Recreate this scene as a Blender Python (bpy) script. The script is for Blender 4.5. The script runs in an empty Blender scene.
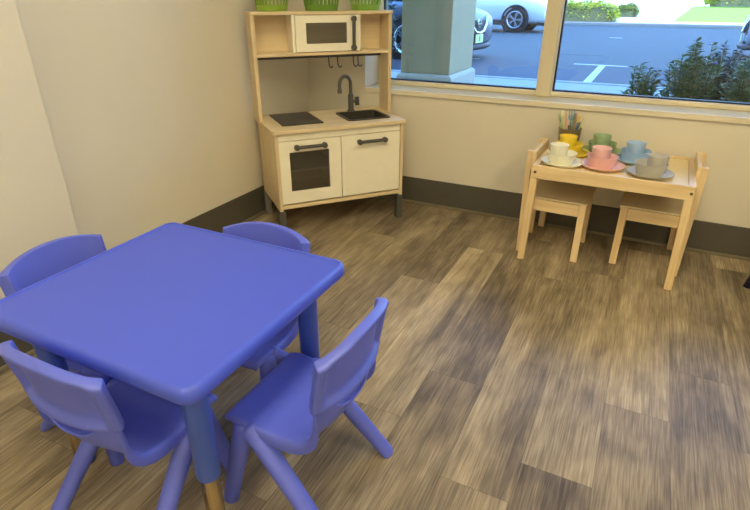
import bpy, bmesh, math, random
from mathutils import Vector, Matrix
random.seed(7)
PI = math.pi
COL = bpy.context.scene.collection
R = math.radians

# ---------------------------------------------------------------- materials
def lin(c):
    return tuple(((v/255)/12.92 if v/255 <= .04045 else ((v/255+.055)/1.055)**2.4) for v in c)

def mat(name, rgb, rough=.5, metal=0., spec=.5, noise=0., nscale=20., bump=0., bscale=200.):
    m = bpy.data.materials.new(name); m.use_nodes = True
    nt = m.node_tree; b = nt.nodes['Principled BSDF']
    c = lin(rgb)
    b.inputs['Roughness'].default_value = rough
    b.inputs['Metallic'].default_value = metal
    b.inputs['Specular IOR Level'].default_value = spec
    tc = nt.nodes.new('ShaderNodeTexCoord')
    n = nt.nodes.new('ShaderNodeTexNoise'); n.inputs['Scale'].default_value = nscale; n.inputs['Detail'].default_value = 4
    nt.links.new(tc.outputs['Object'], n.inputs['Vector'])
    r = nt.nodes.new('ShaderNodeValToRGB')
    k = max(noise, .012)
    r.color_ramp.elements[0].position = .3; r.color_ramp.elements[1].position = .7
    r.color_ramp.elements[0].color = (*[v*(1-k) for v in c], 1)
    r.color_ramp.elements[1].color = (*[min(1, v*(1+k)) for v in c], 1)
    nt.links.new(n.outputs['Fac'], r.inputs['Fac']); nt.links.new(r.outputs['Color'], b.inputs['Base Color'])
    if bump:
        n2 = nt.nodes.new('ShaderNodeTexNoise'); n2.inputs['Scale'].default_value = bscale; n2.inputs['Detail'].default_value = 2
        nt.links.new(tc.outputs['Object'], n2.inputs['Vector'])
        bp = nt.nodes.new('ShaderNodeBump'); bp.inputs['Strength'].default_value = bump; bp.inputs['Distance'].default_value = .002
        nt.links.new(n2.outputs['Fac'], bp.inputs['Height']); nt.links.new(bp.outputs['Normal'], b.inputs['Normal'])
    return m

def wood(name, dark, light, axis=0, rough=.5, scale=1.):
    m = bpy.data.materials.new(name); m.use_nodes = True
    nt = m.node_tree; b = nt.nodes['Principled BSDF']; b.inputs['Roughness'].default_value = rough
    tc = nt.nodes.new('ShaderNodeTexCoord'); mp = nt.nodes.new('ShaderNodeMapping')
    s = [38*scale]*3; s[axis] = 2.2*scale; mp.inputs['Scale'].default_value = s
    nt.links.new(tc.outputs['Object'], mp.inputs['Vector'])
    n = nt.nodes.new('ShaderNodeTexNoise'); n.inputs['Scale'].default_value = 1.; n.inputs['Detail'].default_value = 5; n.inputs['Distortion'].default_value = .6
    nt.links.new(mp.outputs['Vector'], n.inputs['Vector'])
    r = nt.nodes.new('ShaderNodeValToRGB'); r.color_ramp.elements[0].position = .3; r.color_ramp.elements[1].position = .7
    r.color_ramp.elements[0].color = (*lin(dark), 1); r.color_ramp.elements[1].color = (*lin(light), 1)
    nt.links.new(n.outputs['Fac'], r.inputs['Fac']); nt.links.new(r.outputs['Color'], b.inputs['Base Color'])
    return m

def glass_mat(name, tint=(1, 1, 1), refl=1.45, rough=0., base=.02):
    m = bpy.data.materials.new(name); m.use_nodes = True
    nt = m.node_tree; nt.nodes.clear()
    out = nt.nodes.new('ShaderNodeOutputMaterial'); mix = nt.nodes.new('ShaderNodeMixShader')
    tr = nt.nodes.new('ShaderNodeBsdfTransparent'); tr.inputs['Color'].default_value = (*tint, 1)
    gl = nt.nodes.new('ShaderNodeBsdfGlossy'); gl.inputs['Roughness'].default_value = rough
    fr = nt.nodes.new('ShaderNodeFresnel'); fr.inputs['IOR'].default_value = refl
    nt.links.new(fr.outputs['Fac'], mix.inputs['Fac']); nt.links.new(tr.outputs[0], mix.inputs[1]); nt.links.new(gl.outputs[0], mix.inputs[2])
    nt.links.new(mix.outputs[0], out.inputs['Surface'])
    return m

def floor_mat():
    m = bpy.data.materials.new('vinyl_plank'); m.use_nodes = True
    nt = m.node_tree; b = nt.nodes['Principled BSDF']; L = nt.links.new; N = nt.nodes.new
    tc = N('ShaderNodeTexCoord'); at = N('ShaderNodeAttribute'); at.attribute_name = 'tone'
    sep = N('ShaderNodeSeparateColor'); L(at.outputs['Color'], sep.inputs[0])
    off = N('ShaderNodeMath'); off.operation = 'MULTIPLY'; off.inputs[1].default_value = 37.; L(sep.outputs[1], off.inputs[0])
    cmb = N('ShaderNodeCombineXYZ'); L(off.outputs[0], cmb.inputs[2]); L(off.outputs[0], cmb.inputs[1])
    add = N('ShaderNodeVectorMath'); L(tc.outputs['Object'], add.inputs[0]); L(cmb.outputs[0], add.inputs[1])
    def noise(scale, detail, dist=0., ns=1.):
        mp = N('ShaderNodeMapping'); mp.inputs['Scale'].default_value = scale; L(add.outputs[0], mp.inputs['Vector'])
        n = N('ShaderNodeTexNoise'); n.inputs['Scale'].default_value = ns; n.inputs['Detail'].default_value = detail; n.inputs['Distortion'].default_value = dist
        L(mp.outputs['Vector'], n.inputs['Vector']); return n.outputs['Fac']
    n1 = noise((8, 1.0, 1), 3, .8)          # broad cathedral patches
    n2 = noise((52, 2.0, 1), 6, .9)          # grain streaks
    n3 = noise((260, 9, 1), 4, .3)         # fine pores
    n4 = noise((14, 7, 1), 2, .5)           # knots and blotches
    def madd(a, k, c):
        q = N('ShaderNodeMath'); q.operation = 'MULTIPLY_ADD'; L(a, q.inputs[0]); q.inputs[1].default_value = k
        if isinstance(c, float): q.inputs[2].default_value = c
        else: L(c, q.inputs[2])
        return q.outputs[0]
    v = madd(n1, .85, madd(n2, .45, madd(n3, .72, madd(n4, .45, madd(sep.outputs[0], .50, -.99)))))
    rp = N('ShaderNodeValToRGB'); e = rp.color_ramp.elements
    e[0].position = .05; e[0].color = (*lin((72, 62, 48)), 1)
    e[1].position = .95; e[1].color = (*lin((206, 190, 158)), 1)
    for p, c in ((.3, (108, 95, 76)), (.5, (140, 125, 101)), (.72, (172, 155, 126))):
        q = e.new(p); q.color = (*lin(c), 1)
    L(v, rp.inputs['Fac'])
    # seams between planks
    uv = N('ShaderNodeUVMap'); uv.uv_map = 'plank'; su = N('ShaderNodeSeparateXYZ'); L(uv.outputs[0], su.inputs[0])
    def edge(sock):
        a = N('ShaderNodeMath'); a.operation = 'PINGPONG'; a.inputs[1].default_value = .5; L(sock, a.inputs[0])
        return a.outputs[0]
    lo = N('ShaderNodeMath'); lo.operation = 'LESS_THAN'; lo.inputs[1].default_value = .006; L(edge(su.outputs[0]), lo.inputs[0])
    l2 = N('ShaderNodeMath'); l2.operation = 'LESS_THAN'; l2.inputs[1].default_value = .0009; L(edge(su.outputs[1]), l2.inputs[0])
    mx = N('ShaderNodeMath'); mx.operation = 'MAXIMUM'; L(lo.outputs[0], mx.inputs[0]); L(l2.outputs[0], mx.inputs[1])
    mc = N('ShaderNodeMix'); mc.data_type = 'RGBA'; mc.blend_type = 'MULTIPLY'; mc.inputs[7].default_value = (.55, .52, .48, 1)
    sc = N('ShaderNodeMath'); sc.operation = 'MULTIPLY'; sc.inputs[1].default_value = .6; L(mx.outputs[0], sc.inputs[0])
    L(sc.outputs[0], mc.inputs[0]); L(rp.outputs['Color'], mc.inputs[6]); L(mc.outputs[2], b.inputs['Base Color'])
    rr = N('ShaderNodeMath'); rr.operation = 'MULTIPLY_ADD'; rr.inputs[1].default_value = .12; rr.inputs[2].default_value = .36; L(n2, rr.inputs[0])
    L(rr.outputs[0], b.inputs['Roughness']); b.inputs['Specular IOR Level'].default_value = .45
    bp = N('ShaderNodeBump'); bp.inputs['Strength'].default_value = .12; bp.inputs['Distance'].default_value = .002
    L(n3, bp.inputs['Height']); L(bp.outputs['Normal'], b.inputs['Normal'])
    return m

def emit(name, rgb, s):
    m = bpy.data.materials.new(name); m.use_nodes = True
    b = m.node_tree.nodes['Principled BSDF']; b.inputs['Base Color'].default_value = (.9, .9, .9, 1)
    b.inputs['Emission Color'].default_value = (*rgb, 1); b.inputs['Emission Strength'].default_value = s
    return m

M = dict(
    wall=mat('wall_paint', (220, 212, 193), .75, noise=.02, nscale=3, bump=.15, bscale=350),
    trim=mat('cream_trim', (222, 212, 186), .45),
    frame=mat('window_frame_paint', (214, 203, 172), .4),
    gasket=mat('black_gasket', (24, 26, 34), .6),
    base=mat('dark_base', (84, 80, 70), .45, noise=.05, nscale=8),
    shoe=mat('shoe_strip', (124, 114, 92), .45, noise=.08),
    ceil=mat('ceiling_tile', (225, 222, 212), .85, noise=.03, nscale=60, bump=.3, bscale=90),
    floor=floor_mat(),
    glass=glass_mat('window_glass', (.97, .985, 1.), 1.5),
    birch=wood('birch_ply', (214, 192, 150), (228, 208, 168), 0, .45),
    birchv=wood('birch_ply_upright', (212, 190, 148), (226, 206, 166), 2, .45),
    white=mat('cream_lacquer', (243, 236, 212), .35),
    pine=wood('pine', (214, 184, 134), (236, 212, 166), 0, .45, 1.2),
    pinev=wood('pine_upright', (214, 184, 134), (236, 212, 166), 2, .45, 1.2),
    piney=wood('pine_cross', (214, 184, 134), (236, 212, 166), 1, .45, 1.2),
    panel=mat('pale_panel', (234, 212, 160), .4, noise=.02),
    seatp=mat('pale_seat_board', (214, 196, 160), .4, noise=.02),
    gun=mat('dark_grey_plastic', (82, 80, 74), .4),
    legm=mat('grey_steel_leg', (140, 138, 130), .4, metal=.5),
    hob=mat('black_hob', (58, 54, 50), .35),
    pane=glass_mat('smoky_pane', (.80, .79, .74), 1.9, .3),
    blue=mat('blue_plastic_chair', (92, 104, 208), .42, noise=.015, bump=.08, bscale=500),
    table=mat('blue_plastic_table', (74, 92, 210), .40, noise=.012, bump=.06, bscale=600),
    sleeve=mat('blue_sleeve', (62, 88, 178), .38),
    navy=mat('navy_plastic', (22, 20, 52), .4),
    brass=mat('polished_steel', (196, 178, 142), .2, metal=1.),
    screw=mat('screw', (120, 108, 88), .35, metal=.8),
)

# ---------------------------------------------------------------- mesh helpers
def link(name, bm, m, parent=None, smooth=False, bevel=0., subsurf=0, seg=2):
    me = bpy.data.meshes.new(name)
    bmesh.ops.recalc_face_normals(bm, faces=bm.faces)
    bm.to_mesh(me); bm.free()
    o = bpy.data.objects.new(name, me); COL.objects.link(o)
    ms = m if isinstance(m, (list, tuple)) else [m]
    for q in ms: me.materials.append(q)
    if bevel:
        b = o.modifiers.new('bevel', 'BEVEL'); b.width = bevel; b.segments = seg; b.limit_method = 'ANGLE'; b.angle_limit = R(40)
        b.harden_normals = False
    if subsurf:
        s = o.modifiers.new('sub', 'SUBSURF'); s.levels = subsurf; s.render_levels = subsurf
    if smooth:
        for p in me.polygons: p.use_smooth = True
        if smooth == 'auto':
            me.set_sharp_from_angle(angle=R(38))
    if parent: o.parent = parent
    return o

def box(bm, x0, x1, y0, y1, z0, z1, mi=0, M4=None):
    vs = [bm.verts.new((x, y, z)) for x in (x0, x1) for y in (y0, y1) for z in (z0, z1)]
    if M4 is not None:
        for v in vs: v.co = M4 @ v.co
    for f in ((0, 1, 3, 2), (4, 6, 7, 5), (0, 4, 5, 1), (2, 3, 7, 6), (0, 2, 6, 4), (1, 5, 7, 3)):
        q = bm.faces.new([vs[i] for i in f]); q.material_index = mi
    return vs

def bx(name, dims, m, parent=None, bevel=.002, **k):
    bm = bmesh.new(); box(bm, *dims); return link(name, bm, m, parent, bevel=bevel, **k)

def tube(bm, pts, rad, seg=12, flat=None):
    pts = [Vector(p) for p in pts]
    if not isinstance(rad, (list, tuple)): rad = [rad]*len(pts)
    up = Vector((0, 0, 1)); rings = []
    t0 = (pts[1]-pts[0]).normalized()
    if abs(t0.dot(up)) > .95: up = Vector((1, 0, 0))
    n = (up - t0*up.dot(t0)).normalized()
    for i, p in enumerate(pts):
        t = (pts[min(i+1, len(pts)-1)] - pts[max(i-1, 0)]).normalized()
        n = (n - t*n.dot(t)).normalized(); b = t.cross(n)
        k = 1 if flat is None else flat
        rings.append([bm.verts.new(p + (n*math.cos(a)*k + b*math.sin(a))*rad[i]) for a in [2*PI*j/seg for j in range(seg)]])
    for a, b_ in zip(rings, rings[1:]):
        for j in range(seg): bm.faces.new((a[j], a[(j+1) % seg], b_[(j+1) % seg], b_[j]))
    bm.faces.new(rings[0][::-1]); bm.faces.new(rings[-1])

def lathe(bm, prof, seg=32, c=(0, 0, 0), mi=0, M4=None):
    rings = []
    for r, z in prof:
        if r < 1e-6: vs = [bm.verts.new((c[0], c[1], c[2]+z))]
        else: vs = [bm.verts.new((c[0]+r*math.cos(2*PI*j/seg), c[1]+r*math.sin(2*PI*j/seg), c[2]+z)) for j in range(seg)]
        if M4 is not None:
            for v in vs: v.co = M4 @ v.co
        rings.append(vs)
    for a, b in zip(rings, rings[1:]):
        for j in range(seg):
            k = (j+1) % seg
            if len(a) == 1 and len(b) == 1: continue
            if len(a) == 1: f = (a[0], b[j], b[k])
            elif len(b) == 1: f = (a[j], a[k], b[0])
            else: f = (a[j], a[k], b[k], b[j])
            q = bm.faces.new(f); q.material_index = mi

def rrect(x0, x1, y0, y1, r, n=5):
    pts = []
    for cx, cy, a0 in ((x1-r, y1-r, 0), (x0+r, y1-r, 90), (x0+r, y0+r, 180), (x1-r, y0+r, 270)):
        if r < 1e-5: pts.append((cx, cy)); continue
        for i in range(n+1):
            a = R(a0 + 90*i/n); pts.append((cx+r*math.cos(a), cy+r*math.sin(a)))
    return pts

def slab(bm, outer, holes, w0, w1, f=lambda u, v, w: (u, v, w)):
    """prism of a 2-D outline with holes; f maps (u,v,w) to xyz"""
    loops = [outer]+list(holes); lo = []; edges = []
    for L in loops:
        vs = [bm.verts.new(f(u, v, w0)) for u, v in L]
        lo.append(vs)
        for a, b in zip(vs, vs[1:]+vs[:1]): edges.append(bm.edges.new((a, b)))
    g = bmesh.ops.triangle_fill(bm, edges=edges, use_beauty=True, use_dissolve=False)
    fs = [x for x in g['geom'] if isinstance(x, bmesh.types.BMFace)]
    mp = {}
    for vs, L in zip(lo, loops):
        for v, (a, b) in zip(vs, L): mp[v] = bm.verts.new(f(a, b, w1))
    for q in fs: bm.faces.new([mp[v] for v in q.verts][::-1])
    for vs in lo:
        for a, b in zip(vs, vs[1:]+vs[:1]): bm.faces.new((a, b, mp[b], mp[a]))

def rloft(bm, cx, cy, hx, hy, rad, prof, n=6):
    """loft of rounded rectangles: prof = [(inset, z)], capped both ends"""
    rings = []
    for ins, z in prof:
        rr = max(rad-ins, .004)
        rings.append([bm.verts.new((x, y, z)) for x, y in rrect(cx-hx+ins, cx+hx-ins, cy-hy+ins, cy+hy-ins, rr, n)])
    for a, b in zip(rings, rings[1:]):
        for j in range(len(a)):
            k = (j+1) % len(a); bm.faces.new((a[j], a[k], b[k], b[j]))
    bm.faces.new(rings[0][::-1]); bm.faces.new(rings[-1])

def thing(name, label, cat, loc=(0, 0, 0), rz=0., group=None):
    o = bpy.data.objects.new(name, None); COL.objects.link(o); o.empty_display_size = .05
    o.location = loc; o.rotation_euler = (0, 0, rz); o['label'] = label; o['category'] = cat
    if group: o['group'] = group
    return o

def tag(o, label, cat, group=None):
    o['label'] = label; o['category'] = cat
    if group: o['group'] = group
    return o

def struct(o):
    o['kind'] = 'structure'; return o

def dup(root, loc, rz, label, group=None):
    def rec(o, par):
        c = o.copy(); COL.objects.link(c); c.parent = par
        for ch in list(o.children): rec(ch, c)
        return c
    r = rec(root, None); r.location = loc; r.rotation_euler = (0, 0, rz); r['label'] = label
    if group: r['group'] = group
    return r

# ---------------------------------------------------------------- camera (solved from the photograph)
F = Vector((-0.39927694, 0.80277752, -0.44286135)); RR = Vector((0.89502291, 0.44601743, 0.00155975)); UU = Vector((-0.19877602, 0.39574828, 0.89658875))
CAMP = Vector((1.82859445, -2.77441554, 1.11824733))
cd = bpy.data.cameras.new('camera'); cam = bpy.data.objects.new('camera', cd); COL.objects.link(cam)
cd.sensor_width = 36; cd.sensor_fit = 'HORIZONTAL'; cd.lens = 526.42/750*36; cd.clip_end = 400; cd.clip_start = .05
cam.matrix_world = Matrix(((RR.x, UU.x, -F.x, CAMP.x), (RR.y, UU.y, -F.y, CAMP.y), (RR.z, UU.z, -F.z, CAMP.z), (0, 0, 0, 1)))
bpy.context.scene.camera = cam

# ---------------------------------------------------------------- room shell
RX, RY, RZ = 4.9, -5.2, 2.75
WT = .24           # wall thickness at the window
WX0, WX1, WZ0, WZ1 = .385, 4.55, .640, 2.45
# floor made of planks
bm = bmesh.new(); tl = bm.loops.layers.float_color.new('tone'); ul = bm.loops.layers.uv.new('plank')
PW = .178; xb = 2.083
rnd = random.Random(3)
k0 = -12; k1 = int((RX-xb)/PW)+1
joints = {0: (-1.348, -.1), -1: (-1.348,), -2: (-1.693,), -5: (-1.68,), -6: (-.873,), -8: (-.515,), 1: (-.165,), 0: (-1.95,)}
jt = {-1: -1.348, -2: -1.693, -3: -.93+-.9, -4: -.22, -5: -1.68, -6: -.873, -7: -1.35, -8: -.515, 0: -2.3, 1: -.165, 2: -1.1}
tone = {(-1, 0): .74, (-1, -1): .34, (-2, 0): .60, (-2, -1): .2, (-4, 0): .66, (-4, -1): .26, (-4, -2): .34, (-3, 0): .42, (-3, -1): .50,
        (-5, 0): .72, (-5, -1): .4, (-6, 0): .36, (-6, -1): .66, (-7, 0): .44, (-7, -1): .50, (-8, 0): .26, (-8, -1): .62, (0, 0): .34, (0, -1): .30, (1, 0): .78, (1, -1): .46, (2, 0): .4}
for k in range(k0, k1+1):
    x0 = xb+PW*k; x1 = min(x0+PW, RX); x0c = max(x0, 0.)
    if x1 <= 0 or x0 >= RX: continue
    j0 = jt.get(k, -rnd.uniform(.1, 1.2))
    PL = 1.22; ys = [j0+2*PL, j0+PL, j0]
    while ys[-1] > RY: ys.append(ys[-1]-PL)
    for i, (ya, yb) in enumerate(zip(ys, ys[1:])):
        a = min(ya, .0); b = max(yb, RY)
        if a <= b: continue
        f = bm.faces.new([bm.verts.new(p) for p in ((x0c, b, 0), (x1, b, 0), (x1, a, 0), (x0c, a, 0))])
        t = tone.get((k, 1-i), rnd.uniform(.25, .7)); r2 = rnd.random()
        for lp in f.loops:
            lp[tl] = (t, r2, 0, 1)
            lp[ul].uv = ((lp.vert.co.x-x0)/PW, (lp.vert.co.y-yb)/(ya-yb))
fl = struct(link('floor', bm, M['floor']))
# concrete slab below the planks keeps the ground out
struct(bx('trim_9', (-.15, RX+.15, RY-.15, WT, -.12, -.002), M['base'], bevel=0))

struct(bx('ceiling', (-.15, RX+.15, RY-.15, WT, RZ, RZ+.12), M['ceil'], bevel=0))
bm = bmesh.new()
box(bm, -.15, 0, RY, 0, 0, RZ)
struct(link('wall_left', bm, M['wall']))
struct(bx('wall_left_chase', (0, .09, RY, -1.69, 0, RZ), M['wall'], bevel=.004))
struct(bx('wall_right', (RX, RX+.15, RY, 0, 0, RZ), M['wall'], bevel=0))
struct(bx('wall_back', (-.15, RX+.15, RY-.15, RY, 0, RZ), M['wall'], bevel=0))
bm = bmesh.new()
slab(bm, [(-.15, 0), (RX+.15, 0), (RX+.15, RZ), (-.15, RZ)], [[(WX0, WZ0), (WX1, WZ0), (WX1, WZ1), (WX0, WZ1)]], 0, WT, lambda u, v, w: (u, w, v))
struct(link('wall_window', bm, M['wall']))
# sill board with a lighter nose
struct(bx('trim_1', (WX0-.0, RX, -.012, 0.0, .619, .6465), M['trim'], bevel=.003))
struct(bx('trim_2', (WX0+.001, WX1-.001, 0.0, .205, .6402, .6465), mat('sill_paint', (206, 194, 162), .9, spec=.1), bevel=0))
# baseboards and shoe strips
struct(bx('baseboard_window', (0.012, RX, -.010, -.0003, 0.0005, .156), M['base'], bevel=.002))
struct(bx('baseboard_left', (.0003, .010, -1.69, -.012, 0.0005, .156), M['base'], bevel=.002))
struct(bx('baseboard_chase', (.0903, .10, RY+.01, -1.69, 0.0005, .156), M['base'], bevel=.002))
struct(bx('baseboard_right', (RX-.010, RX-.0003, RY+.01, -.012, 0.0005, .156), M['base'], bevel=.002))
struct(bx('trim_3', (.03, RX-.011, -.022, -.0105, .0005, .016), M['shoe'], bevel=.003))
struct(bx('trim_4', (.0105, .022, -1.69, -.024, .0005, .016), M['shoe'], bevel=.003))
struct(bx('trim_5', (.1005, .112, RY+.02, -1.69, .0005, .016), M['shoe'], bevel=.003))

# windows
def window(n, x0, x1):
    fw = .022; y0, y1 = .165, .235
    z0, z1 = .6468, WZ1-.001
    bm = bmesh.new()
    slab(bm, [(x0, z0), (x1, z0), (x1, z1), (x0, z1)], [[(x0+fw, z0+.022), (x1-fw, z0+.022), (x1-fw, z1-fw), (x0+fw, z1-fw)]], y0, y1, lambda u, v, w: (u, w, v))
    w = struct(link('window_%d' % n, bm, M['trim'], bevel=.002))
    bm = bmesh.new(); g = .007
    slab(bm, [(x0+fw, z0+.022), (x1-fw, z0+.022), (x1-fw, z1-fw), (x0+fw, z1-fw)], [[(x0+fw+g, z0+.022+g), (x1-fw-g, z0+.022+g), (x1-fw-g, z1-fw-g), (x0+fw+g, z1-fw-g)]], .19, .215, lambda u, v, w: (u, w, v))
    link('gasket', bm, M['gasket'], w)
    bm = bmesh.new(); box(bm, x0+fw+g-.002, x1-fw-g+.002, .199, .205, z0+.022+g-.002, z1-fw-g+.002)
    link('window_pane', bm, M['glass'], w)
xs = [(WX0+.001, 1.334), (1.366, 2.95), (3.01, WX1-.001)]
for i, (a, b) in enumerate(xs): window(i+1, a, b)
struct(bx('trim_6', (1.312, 1.3855, .135, .1645, .6468, WZ1-.001), M['frame'], bevel=.003))
struct(bx('trim_7', (2.9505, 3.0095, .15, .236, .6468, WZ1-.001), M['frame'], bevel=.003))

# the building above and beside the room (throws the shade that covers the car park)
bm = bmesh.new()
box(bm, -30, 30, -6, WT-.001, RZ+.13, 11.2)
box(bm, -30, -.16, -6, WT-.001, -.1, RZ+.125)
box(bm, RX+.16, 30, -6, WT-.001, -.1, RZ+.125)
struct(link('wall_building', bm, mat('stucco', (196, 184, 156), .9, noise=.06, nscale=6)))

# ceiling light fixtures
def fixture(loc, label):
    t = thing('ceiling_light', label, 'light', loc, 0, 'ceiling troffers')
    bm = bmesh.new()
    slab(bm, rrect(-.3, .3, -.6, .6, 0), [rrect(-.275, .275, -.575, .575, 0)], 0, .045)
    link('fixture_frame', bm, M['trim'], t)
    bm = bmesh.new(); box(bm, -.275, .275, -.575, .575, .012, .04)
    link('diffuser', bm, LAMP, t)
    return t
LAMP = emit('lamp_diffuser', (1., .87, .57), 15)
for i, (x, y) in enumerate([(1.5, -2.15), (3.6, -2.15), (1.5, -4.3), (3.6, -4.3)]):
    fixture((x, y, RZ-.046), ['nearest the play kitchen', 'over the window side away from the kitchen', 'behind the blue table by the left wall', 'far back corner from the window'][i].join(['rectangular white ceiling light, ', '']))

# ---------------------------------------------------------------- play kitchen
KX, KY, KA = .530, -.521, .869
KL = (KX, KY, 0)
kt = thing('play_kitchen', 'birch and cream wooden play kitchen standing across the corner', 'play kitchen', KL, KA)
ZT = .543
fz = lambda u, v, w: (u, w, v)      # outline in (u,z), depth along v
SK = rrect(.07, .293, .085, .292, .02, 3)
bm = bmesh.new()
slab(bm, rrect(-.352, .352, 0, .405, .022, 4), [SK], ZT-.018, ZT)
link('worktop', bm, M['birch'], kt, bevel=.003)
# sink
bm = bmesh.new()
slab(bm, rrect(.062, .301, .077, .300, .026, 4), [rrect(.076, .287, .091, .286, .018, 4)], ZT+.0003, ZT+.005)
prof = [(.0, ZT+.004), (.004, ZT-.05), (.02, ZT-.062)]
rings = [[bm.verts.new((x, y, z)) for x, y in rrect(.076+i_, .287-i_, .091+i_, .286-i_, .018, 4)] for i_, z in prof]
for a, b in zip(rings, rings[1:]):
    for j in range(len(a)): bm.faces.new((a[j], a[(j+1) % len(a)], b[(j+1) % len(a)], b[j]))
bm.faces.new(rings[-1])
link('sink', bm, M['hob'], kt)
bx('hob', (-.278, -.066, .092, .378, ZT+.0003, ZT+.006), M['hob'], kt, bevel=.004)
# faucet
fa = bpy.data.objects.new('faucet', None)
bm = bmesh.new(); fu, fv = .168, .325
lathe(bm, [(0, 0), (.021, 0), (.021, .006), (.0155, .010), (.0155, .085), (.012, .092), (.0095, .095), (0, .096)], 20, (fu, fv, ZT+.0005))
pts = [(fu, fv, ZT+.09), (fu, fv, ZT+.14)]
for i in range(1, 11):
    a = PI*i/10*.97; pts.append((fu-.036+.036*math.cos(a), fv-.012*(1-math.cos(a)), ZT+.145+.042*math.sin(a)))
pts.append((fu-.073, fv-.026, ZT+.120)); tube(bm, pts, .0098, 12)
lathe(bm, [(0, 0), (.0118, 0), (.0118, .022), (0, .022)], 14, (pts[-1][0], pts[-1][1], ZT+.103))
faucet = link('faucet', bm, M['gun'], kt, smooth='auto')
bm = bmesh.new()
tube(bm, [(fu+.01, fv, ZT+.052), (fu+.034, fv, ZT+.052)], .0085, 12)
for a in range(4):
    c, s = math.cos(a*PI/2+.6), math.sin(a*PI/2+.6)
    tube(bm, [(fu+.036, fv, ZT+.052), (fu+.036, fv+.026*c, ZT+.052+.026*s)], [.006, .0075], 8)
tube(bm, [(fu+.028, fv, ZT+.052), (fu+.046, fv, ZT+.052)], .011, 12)
link('tap_valve', bm, M['gun'], faucet, smooth='auto')
# lower cabinet
for s in (-1, 1):
    a, b = sorted((s*.322, s*.340))
    bx('side_panel', (a, b, .012, .385, .135, ZT-.0185), M['birchv'], kt)
bx('bottom_panel', (-.3215, .3215, .012, .385, .146, .164), M['birch'], kt)
bx('front_rail', (-.3215, .3215, .018, .034, .490, ZT-.0185), M['white'], kt)
bx('back_panel', (-.3215, .3215, .372, .384, .1645, ZT-.0185), M['birch'], kt, bevel=0)
bx('partition', (-.009, .003, .05, .37, .1645, .47), M['birchv'], kt, bevel=0)
bx('inner_shelf', (-.3210, -.0095, .07, .37, .318, .326), M['white'], kt, bevel=0)
for x in (-.331, .331):
    for y in (.035, .362):
        bx('leg', (x-.019 if x > 0 else x-.0135, x+.0135 if x > 0 else x+.019, y-.02, y+.02, .0005, .1345), M['gun'] if y < .1 else M['legm'], kt)
def handle(parent, p0, p1, out):
    bm = bmesh.new(); p0 = Vector(p0); p1 = Vector(p1); o = Vector(out)
    d = (p1-p0).normalized()
    tube(bm, [p0+o, p1+o], .0085, 12)
    for p in (p0, p1):
        tube(bm, [p, p+o*.75], .009, 12); tube(bm, [p+o*.6, p+o*1.3], .0135, 16)
    return link('handle', bm, M['gun'], parent, smooth='auto')
bm = bmesh.new()
slab(bm, rrect(-.3225, -.008, .172, .4865, .002, 1), [rrect(-.272, -.070, .234, .432, .002, 1)], .014, .030, fz)
od = link('oven_door', bm, M['white'], kt, bevel=.0015)
bx('oven_window', (-.2715, -.0705, .020, .023, .2345, .4315), M['pane'], od, bevel=0)
handle(od, (-.238, .014, .459), (-.098, .014, .459), (0, -.022, 0))
cdoor = bx('cupboard_door', (-.004, .3195, .014, .030, .172, .4865), M['white'], kt, bevel=.0015)
handle(cdoor, (.088, .014, .454), (.226, .014, .454), (0, -.022, 0))
# upper part
VF, VB = .218, .340; ZH = 1.048
for s in (-1, 1):
    a, b = sorted((s*.343, s*.362))
    bx('upright_panel', (a, b, VF+.004, VB, ZT+.0003, ZH-.0155), M['birchv'], kt)
bm = bmesh.new(); slab(bm, rrect(-.364, .366, VF, VB+.003, .008, 2), [], ZH-.015, ZH); link('top_board', bm, M['birch'], kt, bevel=.002)
bx('shelf_board', (-.3425, .3425, VF+.004, VB, .848, .864), M['birch'], kt)
bx('upper_back_panel', (-.3425, .3425, VB-.008, VB-.001, .8645, ZH-.0155), M['birch'], kt, bevel=0)
for a, b in ((-.166, -.152), (.174, .188)):
    bx('divider', (a, b, VF+.002, VB-.009, .8645, ZH-.0155), M['white'], kt)
bm = bmesh.new()
slab(bm, rrect(-.1505, .1725, .8665, 1.0305, .002, 1), [rrect(-.097, .113, .903, .997, .002, 1)], VF-.002, VF+.012, fz)
md = link('microwave_door', bm, M['white'], kt, bevel=.0015)
bx('microwave_window', (-.0965, .1125, VF+.004, VF+.006, .9035, .9965), M['pane'], md, bevel=0)
handle(md, (.143, VF-.002, .882), (.143, VF-.002, 1.014), (0, -.020, 0))
bm = bmesh.new(); tube(bm, [(-.3425, .326, .832), (.3425, .326, .832)], .0055, 12)
link('hanging_rod', bm, M['gun'], kt, smooth='auto')
def K(u, v, z):
    return (KX+u*math.cos(KA)-v*math.sin(KA), KY+u*math.sin(KA)+v*math.cos(KA), z)
hp = [(.056, 'leftmost dark S-hook hanging from the rod under the kitchen shelf'), (.105, 'second dark S-hook from the left on the kitchen rod'),
      (.194, 'dark S-hook on the kitchen rod, third from the left, right above the tap'), (.220, 'rightmost dark S-hook on the kitchen rod')]
hk = None
for u, lb in hp:
    if hk is None:
        bm = bmesh.new(); p = []
        for i in range(9):
            a = PI*(1.05-i/8*1.05); p.append((0, .0085*math.cos(a), .0085*math.sin(a)))
        p += [(0, .0088, -.01), (0, .008, -.035), (0, .006, -.048)]
        for i in range(1, 8):
            a = PI*i/8*1.1; p.append((0, -.006+.012*math.cos(a), -.048-.012*math.sin(a)))
        tube(bm, p, .0033, 8)
        hk = link('hook', bm, M['gun'], None, smooth=True); hk.location = K(u, .326, .836); hk.rotation_euler = (0, 0, KA+.5)
        tag(hk, lb, 'hook', 'S-hooks on the kitchen rod')
    else: dup(hk, K(u, .326, .836), KA+.5, lb)

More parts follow.
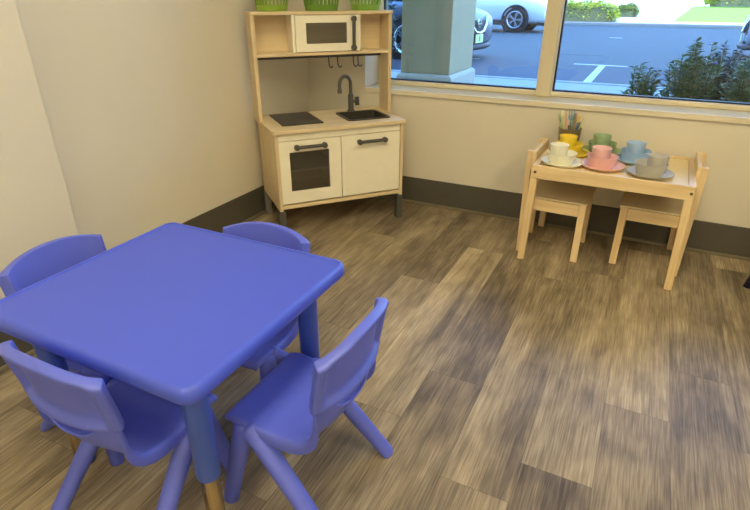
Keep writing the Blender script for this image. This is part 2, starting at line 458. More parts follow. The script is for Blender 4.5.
# green baskets on top
def basket(label, u, r, col, v=.295):
    m = mat('basket_green', col, .4)
    bm = bmesh.new(); H = .125; rt = r*1.22
    lathe(bm, [(0, 0), (r, 0), (r*1.03, .004), (r*1.07, .026), (r*1.04, .026), (r*1.0, .006), (0, .004)], 40)
    n = 26
    for i in range(n):
        a = 2*PI*i/n
        Mx = Matrix.Rotation(a, 4, 'Z')
        r0 = r*1.055; r1 = rt*.99
        vs = box(bm, 0, .003, -.0042, .0042, 0, 1)
        for q in vs:
            zz = q.co.z; q.co = Mx @ Vector((q.co.x+r0+(r1-r0)*zz-.0015, q.co.y, .022+zz*(H-.035)))
    lathe(bm, [(rt*.985, H-.02), (rt*1.01, H-.02), (rt*1.06, H), (rt*1.0, H), (rt*.985, H-.02)], 40)
    o = link('basket', bm, m, smooth='auto'); o.location = K(u, v, ZH+.0006); o.rotation_euler = (0, 0, KA)
    return tag(o, label, 'basket', 'green baskets on the play kitchen')
basket('green slatted plastic basket at the left end of the kitchen top', -.236, .070, (140, 172, 58))
basket('darker green slatted plastic basket in the middle of the kitchen top', .010, .078, (112, 152, 54))
basket('green slatted plastic basket at the right end of the kitchen top, by the window', .246, .071, (130, 170, 66))

# ---------------------------------------------------------------- blue table
B0 = Vector((.5965, -2.287)); B1 = Vector((1.2225, -1.7075)); BH = .496
cx, cy = (B0+B1)/2; hx, hy = (B1-B0)/2
bt = thing('activity_table', 'square blue plastic table with rounded corners near the left wall', 'table', (cx, cy, 0), R(.3))
bm = bmesh.new()
rloft(bm, 0, 0, hx, hy, .034, [(.022, BH-.038), (.008, BH-.038), (.002, BH-.033), (0, BH-.027), (0, BH-.017), (.002, BH-.008), (.006, BH-.002), (.010, BH), (.013, BH), (.0155, BH-.0035), (.03, BH-.004)], 8)
link('tabletop', bm, M['table'], bt, smooth='auto')
for sx in (-1, 1):
    for sy in (-1, 1):
        x, y = sx*(hx-.083), sy*(hy-.083)
        bm = bmesh.new(); lathe(bm, [(0, .18), (.0255, .18), (.0262, .185), (.027, BH-.0385), (0, BH-.0385)], 24, (x, y, 0))
        lg = link('leg', bm, M['sleeve'], bt, smooth='auto')
        bm = bmesh.new(); lathe(bm, [(0, .012), (.0205, .012), (.0205, .1795), (0, .1795)], 24, (x, y, 0))
        link('steel_tube', bm, M['brass'], lg, smooth='auto')
        bm = bmesh.new(); lathe(bm, [(0, .0005), (.025, .0005), (.026, .006), (.023, .028), (.0207, .03), (.0207, .0125), (0, .0125)], 24, (x, y, 0))
        link('foot_cap', bm, M['sleeve'], lg, smooth='auto')

# ---------------------------------------------------------------- blue chairs (face +y, origin under the middle of the front edge)
def make_chair(label, m):
    t = thing('plastic_chair', label, 'chair')
    # seat shell: (y, z, half width, wing, skirt, skirt direction)
    P = [(.004, .236, .118, 0, .004, 0), (.004, .252, .126, 0, .010, 0), (-.006, .264, .130, 0, .016, 0), (-.035, .266, .133, 0, .020, 0), (-.075, .260, .134, 0, .022, 0),
         (-.12, .254, .132, .004, .030, .0), (-.165, .252, .130, .010, .036, .1), (-.205, .258, .129, .018, .036, .3),
         (-.238, .274, .129, .028, .030, .6), (-.258, .300, .130, .038, .022, .9), (-.268, .330, .131, .046, .014, 1), (-.274, .368, .131, .05, .010, 1)]
    S = [-1, -.9, -.72, -.5, -.25, 0, .25, .5, .72, .9, 1]
    bm = bmesh.new(); rows = []
    for k, (y, z, w, wing, sk, sd) in enumerate(P):
        row = []
        dip = .010*max(0, math.sin(PI*min(1, max(0, (k-2)/7))))
        def pt(s):
            zz = z - dip*(1-s*s)
            yy = y + wing*.6*s*s
            if k >= 10: zz = z - (.042 if k == 11 else .010)*(1-min(1, (abs(s)/.62)**4))
            return Vector((s*w, yy, zz))
        edge = {}
        for s in S: edge[s] = pt(s)
        d = Vector((0, -sd, -(1-sd))).normalized()*sk
        l = edge[-1] + d + Vector((-.006, 0, 0)); r = edge[1] + d + Vector((.006, 0, 0))
        l2 = edge[-1] + d*.35 + Vector((-.005, 0, 0)); r2 = edge[1] + d*.35 + Vector((.005, 0, 0))
        row = [l, l2]+[edge[s] for s in S]+[r2, r]
        rows.append([bm.verts.new(p) for p in row])
    for a, b in zip(rows, rows[1:]):
        for i in range(len(a)-1): bm.faces.new((a[i], a[i+1], b[i+1], b[i]))
    o = link('seat', bm, m, t, smooth=True)
    for f in o.data.polygons: pass
    s = o.modifiers.new('solid', 'SOLIDIFY'); s.thickness = .007; s.offset = -1
    s = o.modifiers.new('sub', 'SUBSURF'); s.levels = 1; s.render_levels = 2
    # backrest
    bm = bmesh.new()
    Sx = [-1, -.985, -.89, -.86, -.7, -.5, -.25, 0, .25, .5, .7, .86, .89, .985, 1]
    Tz = [0, .02, .09, .13, .3, .5, .7, .85, .89, .975, 1]
    def fr(s, q):
        zb = .366 + .008*abs(s)**3; zt = .520 - .024*abs(s)**2.2
        z = zb+(zt-zb)*q
        hw = .126+.006*q
        y = -.266 - .022*q + .016*abs(s)**2 + .018*abs(s)**6
        return Vector((hw*s, y, z))
    def nrm(s, q):
        e = .01
        a = fr(min(1, s+e), q)-fr(max(-1, s-e), q); b = fr(s, min(1, q+e))-fr(s, max(0, q-e))
        n = a.cross(b).normalized()
        if n.y > 0: n = -n
        return n
    Fg = []; Bg = []
    for s in Sx:
        Fg.append([bm.verts.new(fr(s, q)) for q in Tz]); r_ = []
        for q in Tz:
            rim = abs(s) > .88 or q < .10 or q > .88
            th = .024 if rim else .007
            if abs(s) > .88: th = .030
            if abs(s) > .99 or q < .01 or q > .99: th = .028 if abs(s) > .99 else .020
            r_.append(bm.verts.new(fr(s, q)+nrm(s, q)*th))
        Bg.append(r_)
    n, m_ = len(Sx), len(Tz)
    for i in range(n-1):
        for j in range(m_-1):
            bm.faces.new((Fg[i][j], Fg[i+1][j], Fg[i+1][j+1], Fg[i][j+1]))
            bm.faces.new((Bg[i][j], Bg[i][j+1], Bg[i+1][j+1], Bg[i+1][j]))
    for i in range(n-1):
        for j in (0, m_-1): bm.faces.new((Fg[i][j], Fg[i+1][j], Bg[i+1][j], Bg[i][j]))
    for j in range(m_-1):
        for i in (0, n-1): bm.faces.new((Fg[i][j], Fg[i][j+1], Bg[i][j+1], Bg[i][j]))
    link('backrest', bm, m, t, smooth=True, subsurf=2)
    for s in (-1, 1):
        def leg(y0, y1, r0, r1):
            bm = bmesh.new(); a = Vector((s*.126, y0, .246)); b = Vector((s*.151, y1, .0))
            d = b-a
            pts = []; rad = []
            for q, k in ((-.03, .45), (-.012, .8), (.01, .96), (.06, 1.), (.3, .95), (.6, .88), (.9, .80), (.975, .80), (.992, .70)):
                p = a + d*q
                pts.append(p); rad.append(r0*k)
            tube(bm, pts, rad, 16, flat=.85)
            # level the end on the floor
            for v in bm.verts:
                if v.co.z < .012: v.co.z = max(.0006, v.co.z*.4)
            link('leg', bm, m, t, smooth='auto')
        leg(-.050, .004, .0245, .019); leg(-.070, -.288, .0255, .019)
    return t
G = 'blue plastic chairs around the blue table'
c1 = make_chair('blue plastic chair at the right side of the blue table, standing free on the floor', M['blue'])
c1.location = (1.112, -1.974, 0); c1.rotation_euler = (0, 0, R(90)); c1['group'] = G
dup(c1, (.918, -2.062, 0), R(0), 'blue plastic chair nearest the camera, its back at the lower left', G)
dup(c1, (.760, -2.022, 0), R(-90), 'blue plastic chair behind the table against the left wall, only its backrest showing', G)
dup(c1, (.936, -1.935, 0), R(184), 'blue plastic chair on the kitchen side of the blue table', G)
cn = make_chair('dark navy plastic chair past the right edge, only one leg in view', M['navy'])
cn.location = (2.425, -.455, 0); cn.rotation_euler = (0, 0, R(105))

# ---------------------------------------------------------------- small pine table
TX, TY, TA = 1.447, -.477, -.026
TH = .456; TWd, TD = .63, .465
pt_ = thing('toddler_table', 'small pine table with a pale top under the window', 'table', (TX, TY, 0), TA)
bx('front_rail', (0, TWd, 0, .018, TH-.056, TH), M['pine'], pt_)
bx('back_rail', (0, TWd, TD-.018, TD, TH-.056, TH), M['pine'], pt_)
bx('side_rail', (.0005, .026, .0185, TD-.0185, TH-.056, TH), M['piney'], pt_)
bx('side_rail', (TWd-.026, TWd-.0005, .0185, TD-.0185, TH-.056, TH), M['piney'], pt_)
bx('tabletop', (.0265, TWd-.0265, .0185, TD-.0185, TH-.018, TH-.009), M['panel'], pt_, bevel=0)
for x in (0, TWd-.030):
    for y in (.0, TD-.024):
        bm = bmesh.new(); box(bm, x, x+.030, y, y+.024, .0005, TH-.0565)
        for v in bm.verts:
            if v.co.z < .1: v.co.x += .014 if x > .1 else -.010
        link('leg', bm, M['pinev'], pt_, bevel=.002)
        if y < .1:
            bm = bmesh.new(); tube(bm, [(x+.018, -.0025, TH-.028), (x+.018, .003, TH-.028)], .006, 12)
            link('screw', bm, M['screw'], pt_, smooth='auto')
def T(u, v, z=0.):
    return (TX+u*math.cos(TA)-v*math.sin(TA), TY+u*math.sin(TA)+v*math.cos(TA), z)
# chair: faces +x, origin at rear-near corner
pc = thing('toddler_chair', 'small pine chair at the left end of the pine table, facing right', 'chair', T(-.037, .082), TA, 'pine chairs at the pine table')
CW, CDp, SH = .27, .282, .285
for y in (0, CW-.022):
    bx('leg', (CDp-.03, CDp, y, y+.022, .0005, SH-.005), M['pinev'], pc)
    bm = bmesh.new(); box(bm, 0, .023, y, y+.022, .0005, .495)
    for v in bm.verts:
        if v.co.z > .4: v.co.x -= .006
    link('leg', bm, M['pinev'], pc, bevel=.002)
    bx('side_rail', (.0235, CDp-.0305, y+.001, y+.021, SH-.062, SH-.008), M['pine'], pc)
bx('front_rail', (CDp-.026, CDp-.004, .0225, CW-.0225, SH-.062, SH-.008), M['piney'], pc)
bx('rear_rail', (.004, .026, .0225, CW-.0225, SH-.062, SH-.008), M['piney'], pc)
bx('seat', (.0235, CDp+.004, -.001, CW+.001, SH-.0045, SH+.003), M['seatp'], pc)
bm = bmesh.new(); box(bm, .0180, .036, -.002, CW+.002, .41, .497)
link('backrest', bm, M['piney'], pc, bevel=.003)
a2 = TA+PI
dup(pc, T(.661, .150+.27), a2, 'small pine chair at the right end of the pine table, facing left', 'pine chairs at the pine table')

# tableware
TZ = TH-.009+.0004
def lobj(name, prof, m, loc, label, cat, group, seg=40):
    bm = bmesh.new(); lathe(bm, prof, seg); o = link(name, bm, m, smooth='auto'); o.location = loc
    return tag(o, label, cat, group)
sets = [('cream', (244, 241, 218), .108, .1025), ('pink', (244, 196, 190), .272, .132), ('grey', (196, 192, 180), .460, .110),
        ('yellow', (246, 218, 60), .108, .283), ('green', (160, 186, 146), .243, .372), ('pale blue', (176, 206, 236), .392, .296)]
where = {'cream': 'front left of the pine table', 'pink': 'front middle of the pine table', 'grey': 'front right of the pine table',
         'yellow': 'back left of the pine table', 'green': 'back middle of the pine table', 'pale blue': 'back of the pine table, right of the green set'}
for c, rgb, u, v in sets:
    m = mat('%s_plastic' % c.replace(' ', '_'), rgb, .38)
    p = T(u, v, TZ)
    lobj('plate', [(0, 0), (.060, 0), (.078, .006), (.090, .017), (.0905, .0185), (.089, .019), (.076, .009), (.059, .0032), (0, .003)], m, p, '%s plastic plate at the %s' % (c, where[c]), 'plate', 'plastic plates')
    du = .002 if c == 'grey' else .006
    pb = T(u-du, v+.002, TZ+.0034)
    lobj('bowl', [(0, 0), (.046, 0), (.050, .003), (.061, .044), (.064, .050), (.0625, .0505), (.058, .044), (.047, .0062), (.044, .0035), (0, .0032)], m, pb, '%s plastic bowl stacked on the %s plate' % (c, c), 'bowl', 'plastic bowls')
    dc = {'grey': .014, 'cream': -.022, 'pink': -.014, 'yellow': -.014, 'green': -.012, 'pale blue': -.010}[c]
    pcup = T(u+dc-(.0 if c != 'grey' else -.004), v+.004, TZ+.007)
    lobj('cup', [(0, 0), (.030, 0), (.033, .004), (.0385, .072), (.040, .080), (.0385, .0802), (.0365, .074), (.031, .006), (.028, .0036), (0, .0034)], m, pcup, '%s plastic cup standing in the %s bowl' % (c, c), 'cup', 'plastic cups')

# utensil holder with utensils
hu, hv = .080, .394
HM = mat('taupe_tin', (136, 122, 96), .35, metal=.3)
lobj('utensil_holder', [(0, 0), (.043, 0), (.045, .003), (.052, .098), (.0535, .101), (.0505, .101), (.0495, .095), (.0425, .005), (0, .004)], HM, T(hu, hv, TZ), 'brown-grey round holder with cutlery behind the yellow cup', 'holder', None)
uc = [('pale green', (178, 196, 150)), ('cream', (236, 228, 186)), ('peach', (236, 194, 156)), ('blue-grey', (142, 166, 176)), ('grey-green', (146, 162, 140)),
      ('yellow', (234, 208, 92)), ('lime', (196, 206, 96)), ('blue', (92, 124, 166)), ('pink', (222, 170, 160))]
kinds = ['spoon', 'spoon', 'knife', 'fork', 'spoon', 'spoon', 'fork', 'fork', 'knife']
pos = ['leftmost in the holder', 'leaning left in the holder', 'leaning left beside the cream one', 'upright in the middle of the holder', 'just right of the middle of the holder',
       'leaning right in the holder', 'leaning furthest right in the holder', 'low at the right front of the holder', 'at the back of the holder']
ang = [(-.030, .006, -.034), (-.024, .012, -.022), (-.012, -.008, -.012), (-.004, .012, 0.), (.004, .004, .010), (.014, -.006, .026), (.024, .004, .036), (.020, -.022, .026), (.008, .022, .008)]
for i, ((cn_, rgb), kd, ps, (x, y, dx)) in enumerate(zip(uc, kinds, pos, ang)):
    bm = bmesh.new()
    L = [.165, .176, .172, .172, .168, .164, .150, .132, .166][i]
    tube(bm, [(0, 0, 0), (0, 0, L*.5), (0, 0, L-.04)], [.0072, .007, .006], 8, flat=.6)
    if kd == 'knife':
        slab(bm, [(-.009, L-.06), (.009, L-.06), (.011, L-.01), (.003, L), (-.008, L-.008)], [], -.0014, .0014, lambda u, v, w: (u, w, v))
    elif kd == 'spoon':
        lathe(bm, [(0, -.022), (.012, -.018), (.019, -.006), (.019, .006), (.014, .016), (0, .021)], 14, (0, 0, 0), M4=Matrix.Translation((0, 0, L-.022)) @ Matrix.Diagonal((1, .25, 1, 1)))
    else:
        slab(bm, [(-.010, L-.045), (.010, L-.045), (.014, L-.03), (.014, L), (.0085, L), (.0085, L-.02), (.003, L-.02), (.003, L), (-.003, L), (-.003, L-.02), (-.0085, L-.02), (-.0085, L), (-.014, L), (-.014, L-.03)], [], -.0014, .0014, lambda u, v, w: (u, w, v))
    o = link(kd, bm, mat('utensil_%d' % i, rgb, .4), smooth='auto')
    b = Vector((x*.55, y*.55, .006)); e = Vector((x*1.0+dx*.4, y*1.0, .10))
    o.matrix_world = Matrix.Translation(Vector(T(hu, hv, TZ)) + b) @ (e-b).to_track_quat('Z', 'Y').to_matrix().to_4x4()
    tag(o, '%s plastic %s, %s' % (cn_, kd, ps), kd, 'plastic cutlery in the holder')

# ---------------------------------------------------------------- outside
asph = mat('asphalt', (70, 74, 72), .85, spec=.3, noise=.10, nscale=3, bump=.5, bscale=60)
bay = mat('dark_asphalt', (58, 58, 60), .85, noise=.14, nscale=4, bump=.5, bscale=60)
conc = mat('concrete', (140, 138, 130), .85, noise=.05, nscale=2)
paver = mat('pale_pavers', (200, 182, 152), .9, spec=.05, noise=.07, nscale=1.5)
paint = mat('road_paint', (176, 178, 180), .7, noise=.06)
grass = mat('lawn_grass', (140, 160, 66), .9, spec=.02, noise=.16, nscale=6, bump=1., bscale=80)
soil = mat('mulch', (70, 52, 40), .95, noise=.3, nscale=20)
GZ = 0.
struct(bx('ground_road', (-40, 40, 5.40, 22.3, -.1, GZ), asph, bevel=0))
struct(bx('ground_parking_bay', (-40, 40, 5.45, 7.86, GZ+.0002, GZ+.004), bay, bevel=0))
struct(bx('ground_walkway', (-40, 40, .241, 5.30, -.1, .02), conc, bevel=0))
struct(bx('trim_11', (-40, 40, 5.30, 5.44, -.1, .03), conc, bevel=.01))
struct(bx('trim_12', (-40, 40, 22.3, 22.55, -.1, .13), conc, bevel=.02))
struct(bx('ground_pavement', (-40, 40, 22.55, 25.3, -.1, .10), paver, bevel=0))
struct(bx('ground_far_path', (-40, 40, 25.3, 70, -.1, .0995), paver, bevel=0))
bm = bmesh.new(); slab(bm, [(2.3, 25.4), (40, 25.4), (40, 68), (4.6, 68)], [], .1005, .13); gl_ = link('lawn', bm, grass); gl_['kind'] = 'stuff'; tag(gl_, 'sunlit mown lawn across the street', 'lawn')
# parking lines
bm = bmesh.new(); box(bm, .56, 1.50, 7.80, 7.90, GZ+.004, GZ+.008); box(bm, .99, 1.10, 5.46, 7.80, GZ+.004, GZ+.008)
tag(link('parking_line', bm, paint), 'white painted T of the parking bay seen through the right window', 'road marking')
bm = bmesh.new(); box(bm, -2.35, -1.2, 7.80, 7.90, GZ+.004, GZ+.008); box(bm, -1.75, -1.64, 5.46, 7.80, GZ+.004, GZ+.008)
tag(link('parking_line', bm, paint), 'white painted T of the parking bay behind the pillar', 'road marking')
bm = bmesh.new(); box(bm, .55, .9, 15.2, 15.35, GZ+.001, GZ+.004)
tag(link('road_dash', bm, paint), 'short white dash in the middle of the street', 'road marking')
bm = bmesh.new(); slab(bm, [(-.1, 9.6), (.9, 9.6), (.9, 8.4), (1.0, 8.4), (1.0, 9.7), (-.1, 9.7)], [], GZ+.0005, GZ+.003)
tag(link('tar_seam', bm, bay), 'dark tar repair seam on the street surface', 'road repair')

# pillar of the arcade
stu = mat('pillar_stucco', (166, 150, 112), .9, noise=.04, nscale=5, bump=.3, bscale=120)
pl = thing('pillar', 'square beige stucco pillar with a plinth outside the left window', 'pillar', (-.48, 3.55, .02))
bx('shaft', (-.30, .295, -.42, .43, .2905, 4.2), stu, pl, bevel=.01)
bm = bmesh.new(); rloft(bm, 0, 0.005, .335, .465, .01, [(0, 0.0005), (0, .25), (.01, .27), (.035, .29)], 2)
link('plinth', bm, mat('plinth_paint', (172, 164, 142), .8), pl)

struct(bx('sky_light_blocker', (-30, 30, WT+.001, 2.0, 2.55, 2.75), stu, bevel=0))  # unseen overhang added to keep high sky light off the window ledge
# shrubs
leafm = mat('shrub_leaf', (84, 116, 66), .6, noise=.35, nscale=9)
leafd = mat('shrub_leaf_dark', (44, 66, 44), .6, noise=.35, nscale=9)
leafl = mat('hedge_leaf', (146, 164, 66), .8, spec=.1, noise=.3, nscale=4)
leafg = mat('grey_hedge_leaf', (104, 126, 62), .8, spec=.1, noise=.3, nscale=4)
stemm = mat('shrub_stem', (92, 88, 56), .7)
flow = mat('purple_flower', (150, 96, 220), .6)
def leaf(bm, p, d, L, W):
    d = Vector(d).normalized(); s = d.cross(Vector((random.gauss(0, .4), random.gauss(0, .4), 1))).normalized(); n = s.cross(d)
    a = bm.verts.new(p); b = bm.verts.new(p+d*L*.45+s*W*.5+n*W*.15); c = bm.verts.new(p+d*L-n*L*.12); e = bm.verts.new(p+d*L*.45-s*W*.5+n*W*.15)
    f = bm.verts.new(p+d*L*.5)
    bm.faces.new((a, b, f)); bm.faces.new((b, c, f)); bm.faces.new((c, e, f)); bm.faces.new((e, a, f))
def shrub(label, x, y, h, sp, ns, lm, flowers=4, LL=.092):
    t = thing('flowering_shrub' if flowers else 'shrub', label, 'shrub', (x, y, .02), 0, 'shrubs outside the window')
    fb = bmesh.new(); sb = bmesh.new()
    for i in range(ns):
        a = random.uniform(0, 2*PI); r = random.random()**.6
        hh = h*random.uniform(.62, 1.0)*(1-.25*r); p0 = Vector((math.cos(a)*r*sp*.35, math.sin(a)*r*sp*.35, .0))
        p1 = Vector((math.cos(a)*r*sp, math.sin(a)*r*sp, hh)); mid = (p0+p1)/2 + Vector((random.gauss(0, .02), random.gauss(0, .02), .06))
        pts = [p0*(1-q)**2+mid*2*q*(1-q)+p1*q*q for q in [j/6 for j in range(7)]]
        tube(sb, pts, [.005, .0045, .004, .0035, .003, .0025, .0015], 5)
        n = int(hh/.028)
        for j in range(n):
            q = .12+.88*j/n; p = p0*(1-q)**2+mid*2*q*(1-q)+p1*q*q
            for s in range(3):
                b = random.uniform(0, 2*PI)
                leaf(fb, p, (math.cos(b), math.sin(b), random.uniform(.2, .9)), LL*random.uniform(.6, 1.1)*(1.15-q*.5), LL*.24)
        if i < flowers:
            c = p1+Vector((0, 0, -.05))
            wb = bmesh.new(); lathe(wb, [(0, -.012), (.006, .0), (.017, .010), (.019, .012), (.014, .009), (0, .002)], 10, tuple(c))
            link('flower', wb, flow, t)
    link('foliage', fb, lm, t); link('stems', sb, stemm, t)
shrub('loose leafy shrub outside, leftmost by the right window', 1.77, 2.05, .74, .15, 26, leafm, 0)
shrub('leafy shrub with purple flowers outside, second from the left', 2.12, 1.9, .90, .20, 46, leafm, 3)
shrub('leafy shrub with purple flowers outside, in front of the tall dark bush', 2.50, 1.8, .88, .20, 48, leafm, 5)
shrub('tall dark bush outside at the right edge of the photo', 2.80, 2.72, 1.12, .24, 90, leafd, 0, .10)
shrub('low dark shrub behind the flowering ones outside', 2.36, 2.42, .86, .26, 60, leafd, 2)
struct(bx('ground_planter', (1.55, 4.4, .9, 2.9, .0202, .0204), soil, bevel=.01))

def hedge(label, x0, x1, y0, y1, h, m, n, ls, g='clipped hedges across the street', z0=.1):
    t = thing('hedge', label, 'hedge', ((x0+x1)/2, (y0+y1)/2, z0), 0, g)
    bm = bmesh.new(); hx_, hy_ = (x1-x0)/2, (y1-y0)/2
    for i in range(n):
        u, v = random.uniform(-1, 1), random.uniform(-1, 1); w = random.random()**.6
        e = (max(0, 1-abs(u)**5))**.5
        zz = .06+h*w*(.78+.22*math.sin(u*hx_*4.3+1)*math.cos(v*3)+.06*math.sin(u*hx_*11))*max(.45, e)
        leaf(bm, Vector((u*hx_, v*hy_, zz)), (random.gauss(0, 1), random.gauss(0, 1), random.uniform(-.1, 1)), ls*random.uniform(.6, 1.3), ls*.5)
    link('foliage', bm, m, t)
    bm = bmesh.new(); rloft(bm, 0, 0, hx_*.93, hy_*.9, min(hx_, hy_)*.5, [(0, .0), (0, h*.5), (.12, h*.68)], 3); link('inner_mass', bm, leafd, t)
hedge('sunlit round hedge across the street, left of the paved path', -2.9, .12, 23.0, 25.2, .86, leafl, 9000, .11)
hedge('long green hedge at the back of the lawn', 5.2, 18, 60, 63, 1.8, leafl, 7000, .35, z0=.20)
hedge('small dark hedge beside the paved path, behind the round one', -.45, .62, 30, 31.4, .62, leafg, 2200, .12)
hedge('dark hedge outside beyond the pillar, seen just beside the kitchen', -3.9, -2.25, 5.6, 6.3, 1.8, leafd, 5000, .10, None, .005)
pp = bx('post', (-.56, -.42, 26, 26.14, .1, 3.2), mat('post_paint', (228, 226, 220), .6), bevel=.01)
tag(pp, 'pale square post behind the round sunlit hedge', 'post')

# trees that dapple the far pavement
def tree(label, x, y, h, r):
    t = thing('tree', label, 'tree', (x, y, .1))
    bm = bmesh.new(); tube(bm, [(0, 0, 0), (.1, 0, h*.4), (0, .1, h*.7)], [.22, .17, .1], 10); link('trunk', bm, stemm, t, smooth=True)
    bm = bmesh.new()
    for i in range(1500):
        d = Vector((random.gauss(0, 1), random.gauss(0, 1), random.gauss(0, 1))).normalized()*r*random.random()**.4
        leaf(bm, Vector((0, 0, h))+Vector((d.x, d.y, d.z*.7)), (random.gauss(0, 1), random.gauss(0, 1), random.gauss(0, 1)), .5, .28)
    link('crown', bm, leafm, t)
tree('tree beyond the street that shades the paved path', -7.5, 33, 6, 2.6)

# ---------------------------------------------------------------- cars
chrome = mat('chrome', (220, 222, 226), .15, metal=1.)
tyre = mat('tyre_rubber', (28, 28, 30), .8)
clad = mat('black_cladding', (36, 37, 42), .6)
alloy = mat('alloy', (196, 200, 208), .25, metal=.8)
lampm = mat('headlight_lens', (214, 222, 232), .1)
carglass = mat('car_glass', (40, 48, 58), .08)
redm = mat('tail_lamp', (150, 30, 30), .2)
def make_car(label, paint_rgb, loc, rz):
    """faces +x; origin on the ground under the front bumper centre"""
    t = thing('car', label, 'car', loc, rz)
    pm = mat('car_paint', paint_rgb, .22, metal=.35)
    L = 4.55
    # stations: x, z bottom, belt height, half width
    St = [(0, .27, .66, .74), (-.08, .22, .80, .84), (-.35, .20, .90, .88), (-.8, .20, 1.00, .92), (-1.25, .20, 1.06, .925), (-2.0, .22, 1.08, .93), (-3.0, .22, 1.10, .93), (-3.8, .22, 1.12, .92), (-4.3, .26, 1.12, .88), (-4.5, .32, 1.05, .80), (-4.55, .4, .95, .7)]
    bm = bmesh.new(); rings = []
    for x, zb, zt, w in St:
        pr = [(-w*.86, zb), (-w*.98, zb+.12), (-w, zb+(zt-zb)*.45), (-w*.985, zb+(zt-zb)*.75), (-w*.93, zt-.03), (-w*.78, zt), (-w*.3, zt+.03), (0, zt+.035)]
        full = pr + [(-a, b) for a, b in pr[-2::-1]]
        rings.append([bm.verts.new((x, y, z)) for y, z in full])
    for a, b in zip(rings, rings[1:]):
        for j in range(len(a)): bm.faces.new((a[j], a[(j+1) % len(a)], b[(j+1) % len(a)], b[j]))
    bm.faces.new(rings[0]); bm.faces.new(rings[-1][::-1])
    link('body', bm, pm, t, smooth=True, subsurf=2)
    # greenhouse
    bm = bmesh.new(); rr = []
    for x0_, x1_, w, z in ((-1.15, -4.35, .84, 1.04), (-1.95, -4.1, .70, 1.52), (-2.15, -3.9, .62, 1.60)):
        rr.append([bm.verts.new(p) for p in ((x0_, -w, z), (x0_, w, z), (x1_, w*.95, z), (x1_, -w*.95, z))])
    for a, b in zip(rr, rr[1:]):
        for j in range(4): bm.faces.new((a[j], a[(j+1) % 4], b[(j+1) % 4], b[j]))
    bm.faces.new(rr[-1]); bm.faces.new(rr[0][::-1])
    link('windows', bm, carglass, t, bevel=.03, seg=3, smooth='auto')
    bx('roof', (-3.85, -2.1, -.62, .62, 1.585, 1.64), pm, t, bevel=.025)
    for s in (-1, 1):
        bx('pillar_trim', (-3.06, -2.96, s*.74-.02, s*.74+.02, 1.05, 1.5), clad, t, bevel=.01)
        bx('sill_cladding', (-3.3, -1.2, s*.90-.045, s*.90+.045, .20, .36), clad, t, bevel=.03)
    # wheels
    for x in (-1.0, -3.6):
        for s in (-1, 1):
            Mw = Matrix.Translation((x, s*.845, .365)) @ Matrix.Rotation(-s*PI/2, 4, 'X')
            bm = bmesh.new(); prof = [(.36*math.cos(a)+.0, 0) for a in (0,)]
            lathe(bm, [(0, .06), (.44, .06), (.455, .085), (.44, .105), (.395, .105), (.395, .07), (0, .07)], 40, M4=Mw)
            ar = link('wheel_arch', bm, clad, t, smooth='auto')
            bm = bmesh.new(); lathe(bm, [(0, -.12), (.33, -.12), (.362, -.09), (.365, .06), (.35, .105), (.27, .115), (.262, .09), (0, .085)], 44, M4=Mw)
            wh = link('wheel', bm, tyre, t, smooth='auto')
            bm = bmesh.new(); lathe(bm, [(.232, .085), (.262, .118), (.250, .122), (.222, .090), (.222, .086)], 40, M4=Mw)
            lathe(bm, [(0, .112), (.05, .112), (.055, .09), (0, .09)], 20, M4=Mw)
            for k in range(10):
                a = 2*PI*(k//2)/5 + (-.13 if k % 2 else .13)
                Mk = Mw @ Matrix.Rotation(a, 4, 'Z')
                box(bm, .04, .235, -.014, .014, .088, .110, M4=Mk)
            link('alloy_rim', bm, alloy, wh, smooth='auto')
    # front: grille, V chrome, badge, lamps, plate
    def fx(y): return .035-.36*(abs(y)/.88)**2.6
    gr = bx('grille', (-.05, .018, -.36, .36, .44, .70), clad, t, bevel=.02)
    bm = bmesh.new()
    tube(bm, [(-.02, -.42, .76), (.03, -.30, .62), (.045, -.17, .50), (.05, 0, .47), (.045, .17, .50), (.03, .30, .62), (-.02, .42, .76)], .028, 8)
    link('chrome_trim', bm, chrome, gr, smooth=True)
    bm = bmesh.new(); Mb = Matrix.Translation((.035, 0, .64)) @ Matrix.Rotation(PI/2, 4, 'Y')
    lathe(bm, [(.052, -.008), (.070, -.008), (.070, .010), (.052, .010), (.052, -.008)], 28, M4=Mb); box(bm, -.01, .012, -.085, .085, -.014, .014, M4=Matrix.Translation((.036, 0, .64)))
    link('round_badge', bm, chrome, gr, smooth='auto')
    for s in (-1, 1):
        bm = bmesh.new()
        slab(bm, [(s*.44, .66), (s*.70, .70), (s*.80, .80), (s*.62, .80), (s*.42, .74)], [], 0, 1, lambda u, v, w: (fx(u)-.16+w*.13-(v-.7)*.35, u, v))
        link('headlight', bm, lampm, t, bevel=.01, smooth='auto')
        bm = bmesh.new(); lathe(bm, [(0, 0), (.06, 0), (.075, .02), (.075, -.05), (0, -.05)], 20, M4=Matrix.Translation((fx(.60)-.06, s*.60, .40)) @ Matrix.Rotation(PI/2, 4, 'Y'))
        link('fog_lamp', bm, lampm, t, smooth='auto')
        bx('tail_light', (-4.52, -4.38, s*.72-.09, s*.72+.09, .82, 1.04), redm, t, bevel=.02)
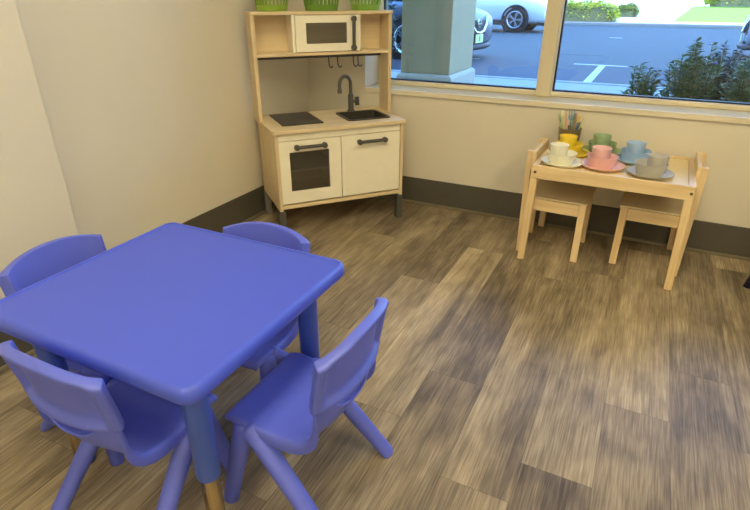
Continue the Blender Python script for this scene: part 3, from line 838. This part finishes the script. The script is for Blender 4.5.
    bm = bmesh.new(); tube(bm, [(-.30, -.80, .26), (-.05, -.62, .24), (.03, -.3, .23), (.045, 0, .23), (.03, .3, .23), (-.05, .62, .24), (-.30, .80, .26)], .055, 8)
    link('lower_bumper', bm, clad, t, smooth=True)
    p_ = bx('licence_plate', (.048, .060, -.155, .155, .30, .455), mat('plate_yellow', (226, 226, 150), .4), t, bevel=.004)
    bx('plate_emblem', (.0602, .0615, -.035, .035, .335, .42), mat('plate_green', (96, 168, 96), .4), p_, bevel=0)
    return t
make_car('dark silver car nosing out from behind the pillar', (100, 108, 124), (-1.27, 7.80, 0), R(-10))
make_car('white car with an alloy wheel on the far lane of the street', (222, 226, 228), (-2.52+1.0, 17.2, 0.03), 0)
make_car('pale silver car at the right edge, half hidden by the dark bush', (150, 156, 164), (3.36, 10.6, 0), R(176))

# ---------------------------------------------------------------- light
w = bpy.data.worlds.new('world'); bpy.context.scene.world = w; w.use_nodes = True
nt = w.node_tree; bg = nt.nodes['Background']
tc = nt.nodes.new('ShaderNodeTexCoord'); sx = nt.nodes.new('ShaderNodeSeparateXYZ'); nt.links.new(tc.outputs['Generated'], sx.inputs[0])
rp = nt.nodes.new('ShaderNodeValToRGB'); e = rp.color_ramp.elements
e[0].position = 0.; e[0].color = (.42, .70, 1.0, 1); e[1].position = .6; e[1].color = (.15, .40, 1.0, 1)
nt.links.new(sx.outputs[2], rp.inputs['Fac']); nt.links.new(rp.outputs['Color'], bg.inputs['Color']); bg.inputs['Strength'].default_value = 6.6
sd = bpy.data.lights.new('sun', 'SUN'); sd.energy = 7.; sd.angle = R(.6); sd.color = (1., .95, .86)
so = bpy.data.objects.new('sun', sd); COL.objects.link(so)
el = math.atan2(11.2-.1, 22.2); az = R(0)      # low sun behind the building
dirv = Vector((math.sin(az)*math.cos(el), math.cos(az)*math.cos(el), -math.sin(el)))
so.rotation_euler = dirv.to_track_quat('-Z', 'Y').to_euler(); so.location = (0, -8, 14)

sc = bpy.context.scene
sc.view_settings.view_transform = 'Standard'; sc.view_settings.look = 'None'; sc.view_settings.exposure = .22; sc.view_settings.gamma = 1.
